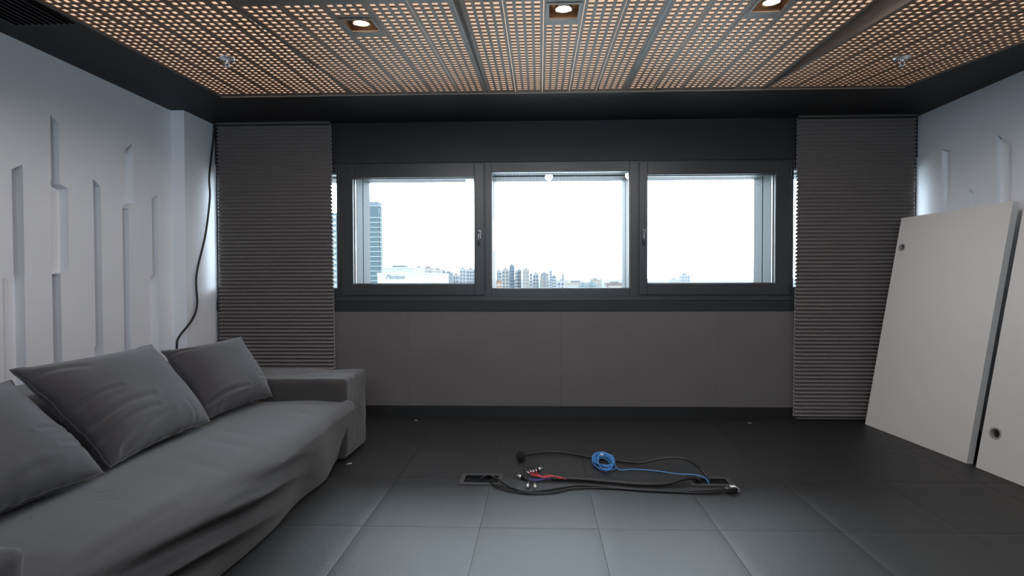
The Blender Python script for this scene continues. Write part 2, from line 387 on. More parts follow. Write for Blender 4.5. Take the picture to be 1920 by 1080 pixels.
for row, y0 in enumerate((YF, YF-LEN-0.06)):
    for k in range(5):
        x0 = PX0+k*PW; th = math.atan(SLOPES[k])
        P = empty('ceiling_panel', (x0, y0, H), (th, 0, 0))
        lab = ('tilted perforated wooden ceiling panel ' + WHERE[k]) if row == 0 else 'perforated wooden ceiling panel nearer the room than the ' + ('first', 'second', 'third', 'fourth', 'fifth')[k] + ' from the left wall'
        tag(P, lab, 'ceiling panel', 'perforated ceiling panels')
        for s in range(NS):
            b = link('perforated_board', M_cut if (s == 2 and k in (1, 2, 3) and row == 0) else M_board, P); b.location = (0.014+s*BW, 0, 0)
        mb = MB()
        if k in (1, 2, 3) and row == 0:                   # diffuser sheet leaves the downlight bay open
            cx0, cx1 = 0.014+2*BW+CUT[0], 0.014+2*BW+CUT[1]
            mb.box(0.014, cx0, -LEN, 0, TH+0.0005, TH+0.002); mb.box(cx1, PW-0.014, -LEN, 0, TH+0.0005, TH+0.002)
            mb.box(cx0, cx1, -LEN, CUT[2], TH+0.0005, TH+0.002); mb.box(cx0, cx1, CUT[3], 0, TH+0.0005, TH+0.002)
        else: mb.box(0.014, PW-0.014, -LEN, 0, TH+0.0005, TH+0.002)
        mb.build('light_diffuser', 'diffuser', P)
        for side in (0, 1):                               # side boards: bottom follows the tilt, top is level
            xa = x0+0.001 if side == 0 else x0+PW-0.014; xb = xa+0.013
            yb0, yb1 = y0-LEN*math.cos(th), y0
            vs = [(xa, yb0, pz(k, yb0, y0)-0.001), (xb, yb0, pz(k, yb0, y0)-0.001), (xb, yb1, H-0.001), (xa, yb1, H-0.001),
                  (xa, yb0, H+0.17), (xb, yb0, H+0.17), (xb, yb1, H+0.17), (xa, yb1, H+0.17)]
            q = MB(); q.add([local(P, v) for v in vs], [(0,3,2,1),(4,5,6,7),(0,1,5,4),(1,2,6,5),(2,3,7,6),(3,0,4,7)])
            q.build('edge_board', 'wood_edge', P)
        MB().box(0.001, PW-0.001, -LEN-0.045, -LEN, -0.0015, 0.012).build('end_board', 'wood_edge', P)
        MB().box(0.001, PW-0.001, 0.0, 0.016, -0.004, 0.010).build('end_trim', 'pale_edge', P)
        # downlight in the middle board
        if k in (1, 2, 3) and row == 0:
            L = empty('downlight', (x0, y0, H), (th, 0, 0))
            pos = {1: 'nearest the sofa', 2: 'in the middle ceiling panel', 3: 'nearest the white boards'}[k]
            tag(L, 'square recessed downlight with glowing round lamp, ' + pos , 'downlight', 'recessed downlights')
            a, b_, c, d_ = 0.014+2*BW+CUT[0], 0.014+2*BW+CUT[1], CUT[2], CUT[3]
            fr_ = MB()
            for (p, q_, r, s_) in ((a-0.006, b_+0.006, c-0.006, c+0.008), (a-0.006, b_+0.006, d_-0.008, d_+0.006), (a-0.006, a+0.008, c+0.008, d_-0.008), (b_-0.008, b_+0.006, c+0.008, d_-0.008)):
                fr_.box(p, q_, r, s_, -0.003, 0.001)
            fr_.build('frame', 'wood_edge', L)
            hs = MB(); cx, cy = (a+b_)/2, (c+d_)/2
            vs = [(a, c, 0.001), (b_, c, 0.001), (b_, d_, 0.001), (a, d_, 0.001), (a, c, 0.045), (b_, c, 0.045), (b_, d_, 0.045), (a, d_, 0.045)]
            hs.add(vs, [(0,1,5,4),(1,2,6,5),(2,3,7,6),(3,0,4,7),(4,5,6,7)]); hs_ = hs.build('housing', 'lamp_housing', L)
            MB().lathe([(0.044, 0.030), (0.043, 0.010), (0.040, 0.008), (0.037, 0.012), (0.034, 0.030)], (cx, cy, 0), 24).build('reflector', 'lamp_reflector', hs_, True)
            MB().lathe([(0.0, 0.004), (0.018, 0.006), (0.030, 0.011), (0.036, 0.022)], (cx, cy, 0), 24).build('lamp', 'lamp_glass', L, True)
            sd = bpy.data.lights.new('downlight_beam', 'SPOT'); sd.energy = DOWNLIGHT_W; sd.color = (1.0, 0.94, 0.90); sd.spot_size = math.radians(176); sd.spot_blend = 0.35; sd.shadow_soft_size = 0.05
            so = bpy.data.objects.new('downlight_beam', sd); C.objects.link(so); so.parent = L; so.location = (cx, cy, -0.012)

# sprinklers
def sprinkler(x, y, z, label):
    s = empty('fire_sprinkler', (x, y, z)); tag(s, label, 'sprinkler', 'ceiling sprinklers')
    MB().lathe([(0.013, 0.004), (0.047, 0.004), (0.050, 0.0), (0.044, -0.007), (0.018, -0.012), (0.0, -0.012)], n=24).build('escutcheon', 'chrome', s, True)
    MB().lathe([(0.011, -0.010), (0.012, -0.022), (0.009, -0.026), (0.0, -0.026)], n=14).build('nozzle', 'chrome', s, True)
    for sg in (-1, 1): MB().tube(spline([(sg*0.008, 0, -0.022), (sg*0.015, 0, -0.034), (sg*0.005, 0, -0.050)], 4), 0.003, 6).build('yoke_arm', 'chrome', s, True)
    MB().lathe([(0.0, -0.049), (0.016, -0.050), (0.016, -0.053), (0.0, -0.054)], n=16).build('deflector', 'chrome', s, True)
sprinkler(-1.992, 3.048, pz(0, 3.048), 'chrome fire sprinkler in the ceiling panel above the sofa')
sprinkler(2.237, 3.061, pz(4, 3.061), 'chrome fire sprinkler in the ceiling panel above the white boards')
# air vent in the left soffit
V = empty('air_vent', (-2.77, 2.15, H)); tag(V, 'black slotted air vent in the dark soffit over the sofa wall', 'vent')
q = MB(); q.box(-0.165, 0.165, -0.52, 0.495, -0.004, 0.0); q.build('backing', 'cable_tray', V)
for i in range(9):
    xx = -0.150+i*0.0365
    o = MB().add([(xx, -0.50, -0.004), (xx+0.006, -0.50, -0.004), (xx+0.020, -0.50, -0.024), (xx+0.014, -0.50, -0.024),
                  (xx, 0.478, -0.004), (xx+0.006, 0.478, -0.004), (xx+0.020, 0.478, -0.024), (xx+0.014, 0.478, -0.024)],
                 [(0,1,2,3),(4,7,6,5),(0,4,5,1),(1,5,6,2),(2,6,7,3),(3,7,4,0)]).build('slat', 'frame_metal', V)
fr_ = MB(); fr_.box(-0.170, -0.160, -0.52, 0.495, -0.012, 0); fr_.box(0.162, 0.172, -0.52, 0.495, -0.012, 0); fr_.box(-0.160, 0.162, 0.480, 0.495, -0.012, 0); fr_.box(-0.160, 0.162, -0.52, -0.505, -0.012, 0)
fr_.build('frame', 'black_plastic', V)

# ------------------------------------------------------------------ pleated blinds
def blind(x0, x1, zb, label, side):
    B = empty('pleated_blind', ((x0+x1)/2, D-0.045, 0)); tag(B, label, 'blind', 'pleated blinds')
    hw = (x1-x0)/2; zt = H-0.02; n = 78; v = []; f = []
    lean = 0.02*side
    for i in range(2*n+1):
        t = i/(2*n); z = zt + (zb-zt)*t; y = -0.023 if i % 2 else 0.020
        for xx in (-hw, hw):
            dx = (-lean*t if (xx > 0) == (side < 0) else 0)
            v.append((xx+dx, y, z))
    for i in range(2*n): f.append((2*i, 2*i+1, 2*i+3, 2*i+2))
    me = bpy.data.meshes.new('pleated_fabric'); me.from_pydata(v, [], f); me.update(); me.materials.append(MATS['blind_fabric'])
    o = link('pleated_fabric', me, B); sm = o.modifiers.new('thick', 'SOLIDIFY'); sm.thickness = 0.0012
    MB().box(-hw, hw, -0.024, 0.024, zt, H-0.001).build('head_rail', 'blind_rail', B)
    bevel_mod(MB().box(-hw-0.001, hw-0.001, -0.022, 0.022, zb-0.014, zb+0.003).build('bottom_rail', 'blind_rail', B), 0.004)
    xs_ = hw+0.003 if side < 0 else -hw-0.003             # bead chain along the window side
    ch = MB()
    for i in range(140):
        z = zt - 0.01 - (zt-zb-0.03)*i/139; t = (zt-z)/(zt-zb)
        ch.lathe([(0.0, -0.0052), (0.0034, -0.003), (0.0034, 0.003), (0.0, 0.0052)], (xs_+(-lean*t), -0.006, z), 5)
    tag(ch.build('bead_chain', 'bead_chain', B), kind='stuff')
    return B
blind(-2.950, -1.895, 0.022, 'dark brown-grey pleated blind behind the sofa arm', -1)
blind(2.283, 3.306, 0.022, 'dark brown-grey pleated blind beside the leaning white boards', 1)

# ------------------------------------------------------------------ sofa
def cloth(p, amp=0.006, sc=3.0, seed=0):
    return amp*(noise.noise(Vector(p)*sc+Vector((seed, 0, 0))) + 0.5*noise.noise(Vector(p)*sc*2.7+Vector((seed, 5, 0))))
def rounded_box(x0, x1, y0, y1, z0, z1, r, n=(24, 14, 14), amp=0.006, sc=4.0, seed=0, flare=0.0):
    c = Vector(((x0+x1)/2, (y0+y1)/2, (z0+z1)/2)); h = Vector(((x1-x0)/2, (y1-y0)/2, (z1-z0)/2)); inner = h-Vector((r, r, r))
    bm = bmesh.new(); vd = {}
    def vert(i, j, k):
        key = (i, j, k)
        if key in vd: return vd[key]
        p = Vector((-h.x+2*h.x*i/n[0], -h.y+2*h.y*j/n[1], -h.z+2*h.z*k/n[2]))
        q = Vector([max(-inner[a], min(inner[a], p[a])) for a in range(3)]); d = p-q
        nrm = d.normalized() if d.length > 1e-6 else Vector((0, 0, 1)); p2 = q+nrm*r if d.length > 1e-6 else p
        p2 = p2 + nrm*cloth(p2, amp, sc, seed)
        if flare: fz = (h.z-p2.z)/(2*h.z); p2.x += flare*fz*(1 if p.x > 0 else 0); p2 += Vector((0, 0, 0))
        vd[key] = bm.verts.new(c+p2); return vd[key]
    for i in range(n[0]):
        for j in range(n[1]):
            for k in (0, n[2]): bm.faces.new([vert(i, j, k), vert(i+1, j, k), vert(i+1, j+1, k), vert(i, j+1, k)])
    for i in range(n[0]):
        for k in range(n[2]):
            for j in (0, n[1]): bm.faces.new([vert(i, j, k), vert(i+1, j, k), vert(i+1, j, k+1), vert(i, j, k+1)])
    for j in range(n[1]):
        for k in range(n[2]):
            for i in (0, n[0]): bm.faces.new([vert(i, j, k), vert(i, j+1, k), vert(i, j+1, k+1), vert(i, j, k+1)])
    bmesh.ops.recalc_face_normals(bm, faces=bm.faces)
    me = bpy.data.meshes.new('m'); bm.to_mesh(me); bm.free()
    for p in me.polygons: p.use_smooth = True
    return me
SOFA = empty('sofa', (-1.95, 2.23, 0)); tag(SOFA, 'long low sofa under a loose dark grey cloth cover along the left wall', 'sofa')
def sofa_part(name, me, m='sofa_cloth'):
    me.materials.clear(); me.materials.append(MATS[m]); o = link(name, me, SOFA)
    me.transform(Matrix.Translation((1.95, -2.23, 0))); return o
sofa_part('armrest', rounded_box(-2.80, -1.335, 3.265, 3.655, 0.012, 0.575, 0.024, (60, 24, 28), 0.008, 5.0, 3, 0.0))
sofa_part('armrest', rounded_box(-2.80, -1.335, 0.815, 1.205, 0.012, 0.565, 0.024, (60, 24, 28), 0.008, 5.0, 9, 0.0))
sofa_part('backrest', rounded_box(-2.80, -2.42, 1.16, 3.31, 0.02, 0.70, 0.05, (12, 40, 16), 0.006, 4.0, 5))
# seat with draped cover
prof = []
for t in range(20): prof.append((-2.45+1.105*t/19, 0.432))
for t in range(1, 9): a = math.pi/2*t/8; prof.append((-1.345+0.070*math.sin(a), 0.432-0.060*(1-math.cos(a))))
for t in range(1, 45): u = t/44; prof.append((-1.275-0.085*u-0.012*math.sin(math.pi*u), 0.372-0.364*u))
NY = 260; v = []; f = []
Y0, Y1 = 1.19, 3.275
for j in range(NY+1):
    y = Y0+(Y1-Y0)*j/NY; ty = j/NY
    for i, (x, z) in enumerate(prof):
        p = Vector((x, y, z)); nx_ = 0.0; nz_ = 0.0
        if i < 20:
            nz_ = 0.012*noise.noise(Vector((x*2.2, y*1.6, 1.0))) + 0.003*noise.noise(Vector((x*6+y*3, y*3, 4))) - 0.016*math.exp(-((y-Y1)/0.10)**2) + 0.008*math.exp(-((x+1.55)/0.25)**2)
            nz_ -= sum(dp*math.exp(-(((y-yy)+0.5*(x-xx))/0.018)**2-((x-xx)/0.16)**2) for xx, yy, dp in ((-1.55, 2.35, 0.006), (-1.60, 2.52, 0.006), (-1.50, 2.08, 0.005), (-1.62, 1.75, 0.005), (-1.45, 2.9, 0.005)))
        else:
            u = max(0, (i-27)/44); e = min(1, (i-20)/8)
            nz_ = e*0.010*noise.noise(Vector((x*2.2, y*1.6, 1.0)))*(1-u)
            near = max(0, min(1, (2.75-y)/0.9))
            wob = 0.5*noise.noise(Vector((y*1.7, z*2.5, 0)))
            ph = (z+0.20*y)*46 + 1.6*wob
            sw = math.sin(ph)+0.35*math.sin(2*ph+0.6)
            env = math.sin(math.pi*min(1, 0.10+u*0.95))
            ph2 = (z*0.55+y)*9 + wob*2
            nx_ = e*(0.029*near*sw*env + 0.011*(1-near*0.6)*math.sin(ph2)*(0.25+u) + 0.010*noise.noise(Vector((y*3.3, z*5, 11)))) + 0.02*math.sin(math.pi*ty)*e
            far = max(0, (y-2.75)/0.525); nz_ += 0.018*far*far*u; nx_ -= 0.022*far*far*u
            if i == len(prof)-1: nz_ += 0.002
        v.append((p.x+nx_, p.y, p.z+nz_))
n = len(prof)
for j in range(NY):
    for i in range(n-1): f.append((j*n+i, j*n+i+1, (j+1)*n+i+1, (j+1)*n+i))
me = bpy.data.meshes.new('seat_cover'); me.from_pydata(v, [], f); me.update()
bm = bmesh.new(); bm.from_mesh(me)
for jj in (0, NY):                                         # close both ends down to the floor
    row = [bm.verts[:][jj*n+i] for i in range(n)]
    lo = [bm.verts.new((r.co.x, r.co.y, 0.008)) for r in (row[0],)]
    bm.faces.new(row+lo)
bmesh.ops.recalc_face_normals(bm, faces=bm.faces); bm.to_mesh(me); bm.free()
for p in me.polygons: p.use_smooth = len(p.vertices) == 4
sofa_part('seat_cover', me)

def pillow(corners, thick, label, seed, creases=(), n=64):
    """corners: bottom-near, bottom-far, top-far, top-near (world)."""
    A, B, Cc, Dd = [Vector(c) for c in corners]; ctr = (A+B+Cc+Dd)/4
    nrm = ((B-A).cross(Dd-A)).normalized()
    if nrm.x < 0: nrm = -nrm
    base = Vector((ctr.x, ctr.y, 0.42)); E_ = empty('pillow', base); v = []; f = []
    for sgn in (1, -1):
        for j in range(n+1):
            for i in range(n+1):
                u = i/n; w_ = j/n; uu = 2*u-1; ww = 2*w_-1
                # edges bow in between the corners
                pin = 0.045
                u2 = 0.5+0.5*uu*(1-pin*(1-ww*ww)*abs(uu)**2*1.6); w2 = 0.5+0.5*ww*(1-pin*(1-uu*uu)*abs(ww)**2*1.6)
                p = (A*(1-u2)+B*u2)*(1-w2) + (Dd*(1-u2)+Cc*u2)*w2
                pr = (max(0, (1-abs(uu)**2.6))*max(0, (1-abs(ww)**2.6)))**0.55
                edge = max(abs(uu), abs(ww))
                wr_ = 0.0
                if edge < 0.999:
                    ang = math.atan2(ww, uu); rad = math.hypot(uu, ww)
                    fade = min(1, (1-edge)*7)
                    wr_ = 0.010*noise.noise(Vector((ang*4.0, rad*0.8, seed)))*max(0, rad-0.5)**1.2*fade + 0.007*noise.noise(Vector((uu*1.3, ww*1.5, seed+3)))*fade
                    for (u0, w0, u1, w1, wd, dp) in creases:
                        ex, ey = u1-u0, w1-w0; L2 = ex*ex+ey*ey; tt = max(0, min(1, ((uu-u0)*ex+(ww-w0)*ey)/L2))
                        dq = math.hypot(uu-u0-ex*tt, ww-w0-ey*tt - 0.05*math.sin(tt*3.0)); k_ = 1-0.85*tt
                        wr_ -= dp*k_*math.exp(-(dq/wd)**2)*min(1, (1-edge)*14); wr_ += dp*0.6*k_*math.exp(-((dq-2*wd)/wd)**2)*fade
                else:
                    p = p + nrm*0.006*noise.noise(Vector((uu*4, ww*4, seed)))
                    q = (p-ctr).normalized(); p = p + q*0.008*noise.noise(Vector((uu*9, ww*9, seed)))
                sag = 1.0-0.22*ww
                p = p + nrm*sgn*(thick*0.5*pr*sag+wr_*(1 if sgn > 0 else 0.4))
                v.append(tuple(p-base))
    m_ = (n+1)*(n+1)
    for s in (0, 1):
        for j in range(n):
            for i in range(n):
                a = s*m_+j*(n+1)+i; q = (a, a+1, a+n+2, a+n+1); f.append(q if s == 0 else q[::-1])
    me = bpy.data.meshes.new('pillow_cover'); me.from_pydata(v, [], f); me.update()
    bm = bmesh.new(); bm.from_mesh(me); bmesh.ops.remove_doubles(bm, verts=bm.verts, dist=0.0004); bmesh.ops.recalc_face_normals(bm, faces=bm.faces); bm.to_mesh(me); bm.free()
    me.materials.append(MATS['pillow_cloth'])
    for p in me.polygons: p.use_smooth = True
    pc = link('pillow_cover', me, E_)
    # piped seam around the edge
    ring = [v[i] for i in range(n+1)] + [v[j*(n+1)+n] for j in range(1, n+1)] + [v[n*(n+1)+i] for i in range(n-1, -1, -1)] + [v[j*(n+1)] for j in range(n-1, -1, -1)]
    MB().tube(ring, 0.0035, 6, False).build('seam', 'pillow_cloth', pc, True)
    tag(E_, label, 'pillow', 'big grey sofa pillows'); return E_
pillow([(-1.80, 1.26, 0.475), (-1.795, 1.925, 0.462), (-2.16, 1.90, 0.845), (-2.20, 1.24, 0.85)], 0.25, 'grey back pillow cut by the left edge, nearest the near sofa arm', 2.3, [(1.0, -0.35, 0.45, -0.22, 0.035, 0.016), (1.0, -0.62, 0.55, -0.52, 0.035, 0.014), (-0.3, -0.9, 0.4, -0.75, 0.06, 0.010)])
pillow([(-1.815, 1.97, 0.465), (-1.835, 2.625, 0.468), (-2.245, 2.72, 0.885), (-2.262, 1.985, 0.875)], 0.24, 'wide grey back pillow in the middle of the sofa', 7.7, [(-1.0, -0.05, -0.35, 0.02, 0.035, 0.018), (-1.0, -0.38, -0.05, -0.30, 0.045, 0.022), (-0.95, -0.62, -0.1, -0.52, 0.04, 0.018), (-0.8, -0.9, 0.1, -0.68, 0.04, 0.015), (0.6, -1.0, 0.45, -0.6, 0.04, 0.010), (-1.0, 0.75, -0.4, 0.62, 0.05, 0.010)])
pillow([(-1.885, 2.66, 0.468), (-1.800, 3.185, 0.475), (-2.055, 3.255, 0.868), (-2.25, 2.80, 0.835)], 0.22, 'grey back pillow leaning near the far sofa arm by the blind', 12.1, [(1.0, -0.15, 0.55, -0.25, 0.03, 0.016), (1.0, -0.38, 0.5, -0.42, 0.03, 0.018), (1.0, -0.6, 0.55, -0.55, 0.03, 0.016), (-0.9, -0.75, 0.1, -0.72, 0.045, 0.018), (-0.6, -0.95, 0.3, -0.88, 0.04, 0.014), (-1.0, 0.8, -0.4, 0.7, 0.04, 0.010)])

# black cord hanging in the corner
cd = MB(); cd.tube(spline([(-2.955, 4.325, H), (-2.960, 4.318, 2.55), (-2.965, 4.265, 2.20), (-2.965, 4.268, 2.00), (-2.965, 4.205, 1.666), (-2.965, 4.086, 1.308), (-2.965, 4.088, 1.053), (-2.965, 4.028, 0.925), (-2.975, 3.885, 0.79), (-2.98, 3.866, 0.70), (-3.0, 3.87, 0.40), (-3.02, 3.80, 0.012)], 8), 0.0085, 8)
tag(cd.build('hanging_cord', 'black_rubber', None, True), 'black cord hanging from the soffit in the corner behind the sofa', 'cord')

# ------------------------------------------------------------------ leaning white boards
def white_board(bl, psi, tilt, w_, h_, hole, label):
    e = Vector((math.sin(psi), -math.cos(psi), 0)); nn = Vector((math.cos(psi), math.sin(psi), 0))
    up = Vector((0, 0, 1))*math.cos(tilt)+nn*math.sin(tilt); out = e.cross(up).normalized()
    if out.x > 0: out = -out                              # out points into the room
    B = empty('white_board', (bl[0], bl[1], 0)); tag(B, label, 'board', 'white boards leaning on the right wall')
    T = 0.046
    def P(a, b, c): return e*a + up*b - out*c + Vector((0, 0, 0.0015 + T*math.sin(tilt)*0))
    hx, hz, hr = hole; K = 32
    v = []; f = []
    def ringv(c): return [P(hx+hr*math.cos(2*math.pi*k/K), hz+hr*math.sin(2*math.pi*k/K), c) for k in range(K)]
    for c in (0, T):
        v += [P(0, 0, c), P(w_, 0, c), P(w_, h_, c), P(0, h_, c)] + ringv(c)
    n0 = 4+K
    for s in (0, 1):
        o = s*n0
        # fan: split ring into four quadrant fans tied to the corners
        corner = {0: 2, 1: 3, 2: 0, 3: 1}
        for qd in range(4):
            c0 = o+corner[qd]
            for k in range(qd*K//4, (qd+1)*K//4): f.append((c0, o+4+k, o+4+(k+1) % K))
            f.append((c0, o+4+((qd+1)*K//4) % K, o+corner[(qd+1) % 4]))
    for a, b in ((0, 1), (1, 2), (2, 3), (3, 0)): f.append((a, b, n0+b, n0+a))
    mb = MB(); mb.add(v, f); mb.build('board', 'white_board', B)
    tubev = ringv(0.0005)+ringv(T); t = MB(); t.add(tubev, [(k, (k+1) % K, K+(k+1) % K, K+k) for k in range(K)]); t.build('hole_lining', 'hole_core', B)
    g_ = MB(); r1, r2 = hr-0.0, hr+0.004
    gv = []
    for rr, c in ((hr*0.80, -0.0005), (hr*0.84, -0.002), (r2, -0.002), (r2, 0.0), (hr*0.80, 0.020)):
        gv += [P(hx+rr*math.cos(2*math.pi*k/K), hz+rr*math.sin(2*math.pi*k/K), c) for k in range(K)]
    order = [4, 0, 1, 2, 3]; gf = []
    for a, b in zip(order[:-1], order[1:]): gf += [(a*K+k, a*K+(k+1) % K, b*K+(k+1) % K, b*K+k) for k in range(K)]
    g_.add(gv, gf); g_.build('grommet', 'grommet_grey', B, False)
    return B
white_board((2.809, 4.233), 0.0902, 0.174, 0.901, 1.805, (0.058, 1.545, 0.030), 'white board with a hole near its top corner leaning beside the blind')
white_board((2.895, 3.272), 0.060, 0.174, 0.901, 1.805, (0.083, 0.255, 0.036), 'white board with a hole near its bottom corner, cut by the right edge')

# ------------------------------------------------------------------ floor boxes and cables
def floor_box(b, label):
    x0, x1, y0, y1 = b; F = empty('floor_box', ((x0+x1)/2, (y0+y1)/2, 0)); tag(F, label, 'floor box', 'open floor boxes')
    hx, hy = (x1-x0)/2, (y1-y0)/2
    fr = MB(); o = 0.010; i_ = 0.018
    for (p, q, r, s) in ((-hx-o, hx+o, -hy-o, -hy+i_), (-hx-o, hx+o, hy-i_, hy+o), (-hx-o, -hx+i_, -hy+i_, hy-i_), (hx-i_, hx+o, -hy+i_, hy-i_)): fr.box(p, q, r, s, 0.0005, 0.0045)
    bevel_mod(fr.build('frame', 'box_frame', F), 0.001)
    t = MB(); t.add([(-hx+0.001, -hy+0.001, 0.0), (hx-0.001, -hy+0.001, 0.0), (hx-0.001, hy-0.001, 0.0), (-hx+0.001, hy-0.001, 0.0),
                     (-hx+0.001, -hy+0.001, -0.042), (hx-0.001, -hy+0.001, -0.042), (hx-0.001, hy-0.001, -0.042), (-hx+0.001, hy-0.001, -0.042)],
                    [(0,1,5,4),(1,2,6,5),(2,3,7,6),(3,0,4,7),(4,5,6,7)]); tray = t.build('tray', 'cable_tray', F)
    for sx_ in (-1, 1):
        for k in range(3): MB().box(sx_*(hx-0.045)-0.016, sx_*(hx-0.045)+0.016, -0.030+k*0.026, -0.022+k*0.026, -0.02, -0.004).build('clip', 'black_plastic', tray)
    return F
floor_box(BOXES[0], 'black open floor box on the left of the cables')
floor_box(BOXES[1], 'black open floor box on the right of the cables, feeding the thick cable')
mk = empty('gooseneck_microphone', (-0.132, 3.32, 0)); tag(mk, 'black bendable cable with a round foam ball end on the floor', 'microphone')
pts = [(-0.120, 3.335, 0.030), (-0.047, 3.40, 0.020), (0.068, 3.465, 0.014), (0.183, 3.448, 0.014), (0.329, 3.385, 0.010), (0.472, 3.340, 0.009), (0.610, 3.280, 0.012), (0.678, 3.245, 0.022), (0.790, 3.235, 0.052), (0.900, 3.215, 0.070), (0.975, 3.185, 0.066), (1.025, 3.090, 0.044), (1.050, 3.035, 0.010), (1.056, 3.018, -0.030)]
MB().tube([local(mk, p) for p in spline(pts, 8)], 0.0085, 8).build('cable', 'black_rubber', mk, True)
mb = MB(); R_ = 0.034; nn_ = 20
for i in range(nn_+1):
    ph = math.pi*i/nn_
    for k in range(28):
        th = 2*math.pi*k/28; dr = R_*(1+0.06*noise.noise(Vector((math.cos(th)*3, math.sin(th)*3, ph*3)))); mb.v.append((dr*math.sin(ph)*math.cos(th)*0.95, dr*math.sin(ph)*math.sin(th)*0.95, 0.0345+dr*math.cos(ph)))
for i in range(nn_):
    for k in range(28): a = i*28+k; b = i*28+(k+1) % 28; mb.f.append((a, b, b+28, a+28))
mb.build('foam_ball', 'foam', mk, True)
# thick multicore cable with fan-out of plugs
sn = empty('multicore_cable', (0.07, 3.0, 0)); tag(sn, 'thick black multicore cable fanning out into red wires and plugs', 'cable')
pts = [(0.070, 3.000, 0.013), (0.225, 2.995, 0.013), (0.419, 2.960, 0.013), (0.608, 2.926, 0.013), (0.769, 2.930, 0.014), (0.870, 2.962, 0.028), (0.945, 2.988, 0.028), (0.985, 2.998, 0.006), (0.998, 3.000, -0.028)]
MB().tube([local(sn, p) for p in spline(pts, 8)], 0.0118, 10).build('jacket', 'black_rubber', sn, True)
root = Vector((0.075, 3.002, 0.014))
small = [(-0.123, 3.117), (-0.093, 3.147), (-0.067, 3.150), (-0.037, 3.166)]
for k, e in enumerate(small):
    E3 = Vector((e[0], e[1], 0.030)); base = Vector((-0.045+0.010*k, 3.045+0.006*k, 0.012))
    MB().tube([local(sn, p) for p in spline([root, (0.02, 3.015+0.004*k, 0.012), base, base.lerp(E3, 0.35)], 6)], 0.0030, 6).build('wire', 'red_wire', sn, True)
    MB().tube([local(sn, p) for p in (base.lerp(E3, 0.33), base.lerp(E3, 0.52))], 0.0058, 8).build('plug_collar', 'chrome', sn, True)
    pb = MB().tube([local(sn, p) for p in (base.lerp(E3, 0.52), base.lerp(E3, 0.93))], [0.0052, 0.0042], 8).build('plug_body', 'black_plastic', sn, True)
    MB().tube([local(sn, p) for p in (base.lerp(E3, 0.93), E3)], 0.0030, 8).build('plug_tip', 'chrome', pb, True)
big = [((-0.045, 3.100), (0.010, 3.165)), ((-0.075, 2.985), (-0.142, 3.040)), ((-0.062, 2.965), (-0.076, 2.875)), ((-0.040, 2.962), (-0.028, 2.866))]
for k, (a, b) in enumerate(big):
    A3 = Vector((a[0], a[1], 0.012)); B3 = Vector((b[0], b[1], 0.012))
    MB().tube([local(sn, p) for p in spline([root, (0.02, 2.998-0.004*k, 0.010), (-0.015, (2.99+A3.y)/2, 0.009), A3], 6)], 0.0030, 6).build('wire', 'navy_wire', sn, True)
    boot = MB().tube([local(sn, p) for p in (A3, A3.lerp(B3, 0.25), A3.lerp(B3, 0.62))], [0.006, 0.0100, 0.0105], 12).build('connector_boot', 'black_plastic', sn, True)
    MB().tube([local(sn, p) for p in (A3.lerp(B3, 0.62), B3)], [0.0108, 0.0104], 14).build('connector_shell', 'chrome', boot, True)
for k, (dx, dy) in enumerate(((0.00, 0.010), (0.02, -0.004), (0.045, -0.010))):
    MB().tube([local(sn, p) for p in spline([(0.01+dx*0.3, 2.99+dy*0.4, 0.020), (0.055+dx, 3.005+dy, 0.027), (0.115+dx, 2.985+dy*1.3, 0.018)], 6)], 0.0030, 6).build('wire', 'red_wire', sn, True)
# pair of thin cables ending in a video plug
vc = empty('video_cable', (0.4, 2.87, 0)); tag(vc, 'thin black video cable from the left floor box with flat plug', 'cable')
for pts, rr in (([(-0.395, 2.985, -0.030), (-0.375, 2.990, 0.004), (-0.325, 2.995, 0.030), (-0.262, 2.960, 0.020), (-0.185, 2.880, 0.008), (-0.103, 2.826, 0.007), (-0.008, 2.829, 0.007), (0.120, 2.876, 0.007), (0.251, 2.916, 0.007), (0.411, 2.900, 0.007), (0.597, 2.868, 0.007), (0.781, 2.852, 0.007), (0.95, 2.850, 0.009), (1.085, 2.856, 0.016)], 0.0062),
                ([(-0.330, 2.985, -0.030), (-0.310, 2.960, 0.004), (-0.266, 2.890, 0.009), (-0.166, 2.826, 0.006), (-0.039, 2.800, 0.006), (0.086, 2.818, 0.006), (0.216, 2.875, 0.006), (0.411, 2.884, 0.006), (0.597, 2.856, 0.006), (0.80, 2.838, 0.006), (0.95, 2.826, 0.008), (1.085, 2.846, 0.014)], 0.0050)):
    MB().tube([local(vc, p) for p in spline(pts, 8)], rr, 8).build('cable', 'black_rubber', vc, True)
q = MB(); ax = Vector((0.93, 0.10, 0)).normalized(); ay = Vector((-ax.y, ax.x, 0)); o0 = Vector((1.085, 2.851, 0))
def pv(a, b, z): return local(vc, o0+ax*a+ay*b+Vector((0, 0, z)))
for sec in (((0.0, 0.010, 0.010, 0.024), (0.022, 0.021, 0.003, 0.030), (0.070, 0.023, 0.003, 0.031)),):
    vs = []
    for (a, hb, z0, z1) in sec: vs += [pv(a, -hb, z0), pv(a, hb, z0), pv(a, hb, z1), pv(a, -hb, z1)]
    fs = [(0, 1, 2, 3), (8, 11, 10, 9)]
    for s in (0, 4): fs += [(s+k, s+(k+1) % 4, s+4+(k+1) % 4, s+4+k) for k in range(4)]
    q.add(vs, fs)
plug = bevel_mod(q.build('plug', 'black_plastic', vc), 0.002)
q = MB(); vs = [pv(a, b, z) for a in (0.070, 0.084) for b, z in ((-0.018, 0.008), (0.018, 0.008), (0.018, 0.026), (-0.018, 0.026))]
q.add(vs, [(0,1,2,3),(4,7,6,5),(0,4,5,1),(1,5,6,2),(2,6,7,3),(3,7,4,0)]); q.build('plug_shell', 'chrome', plug)
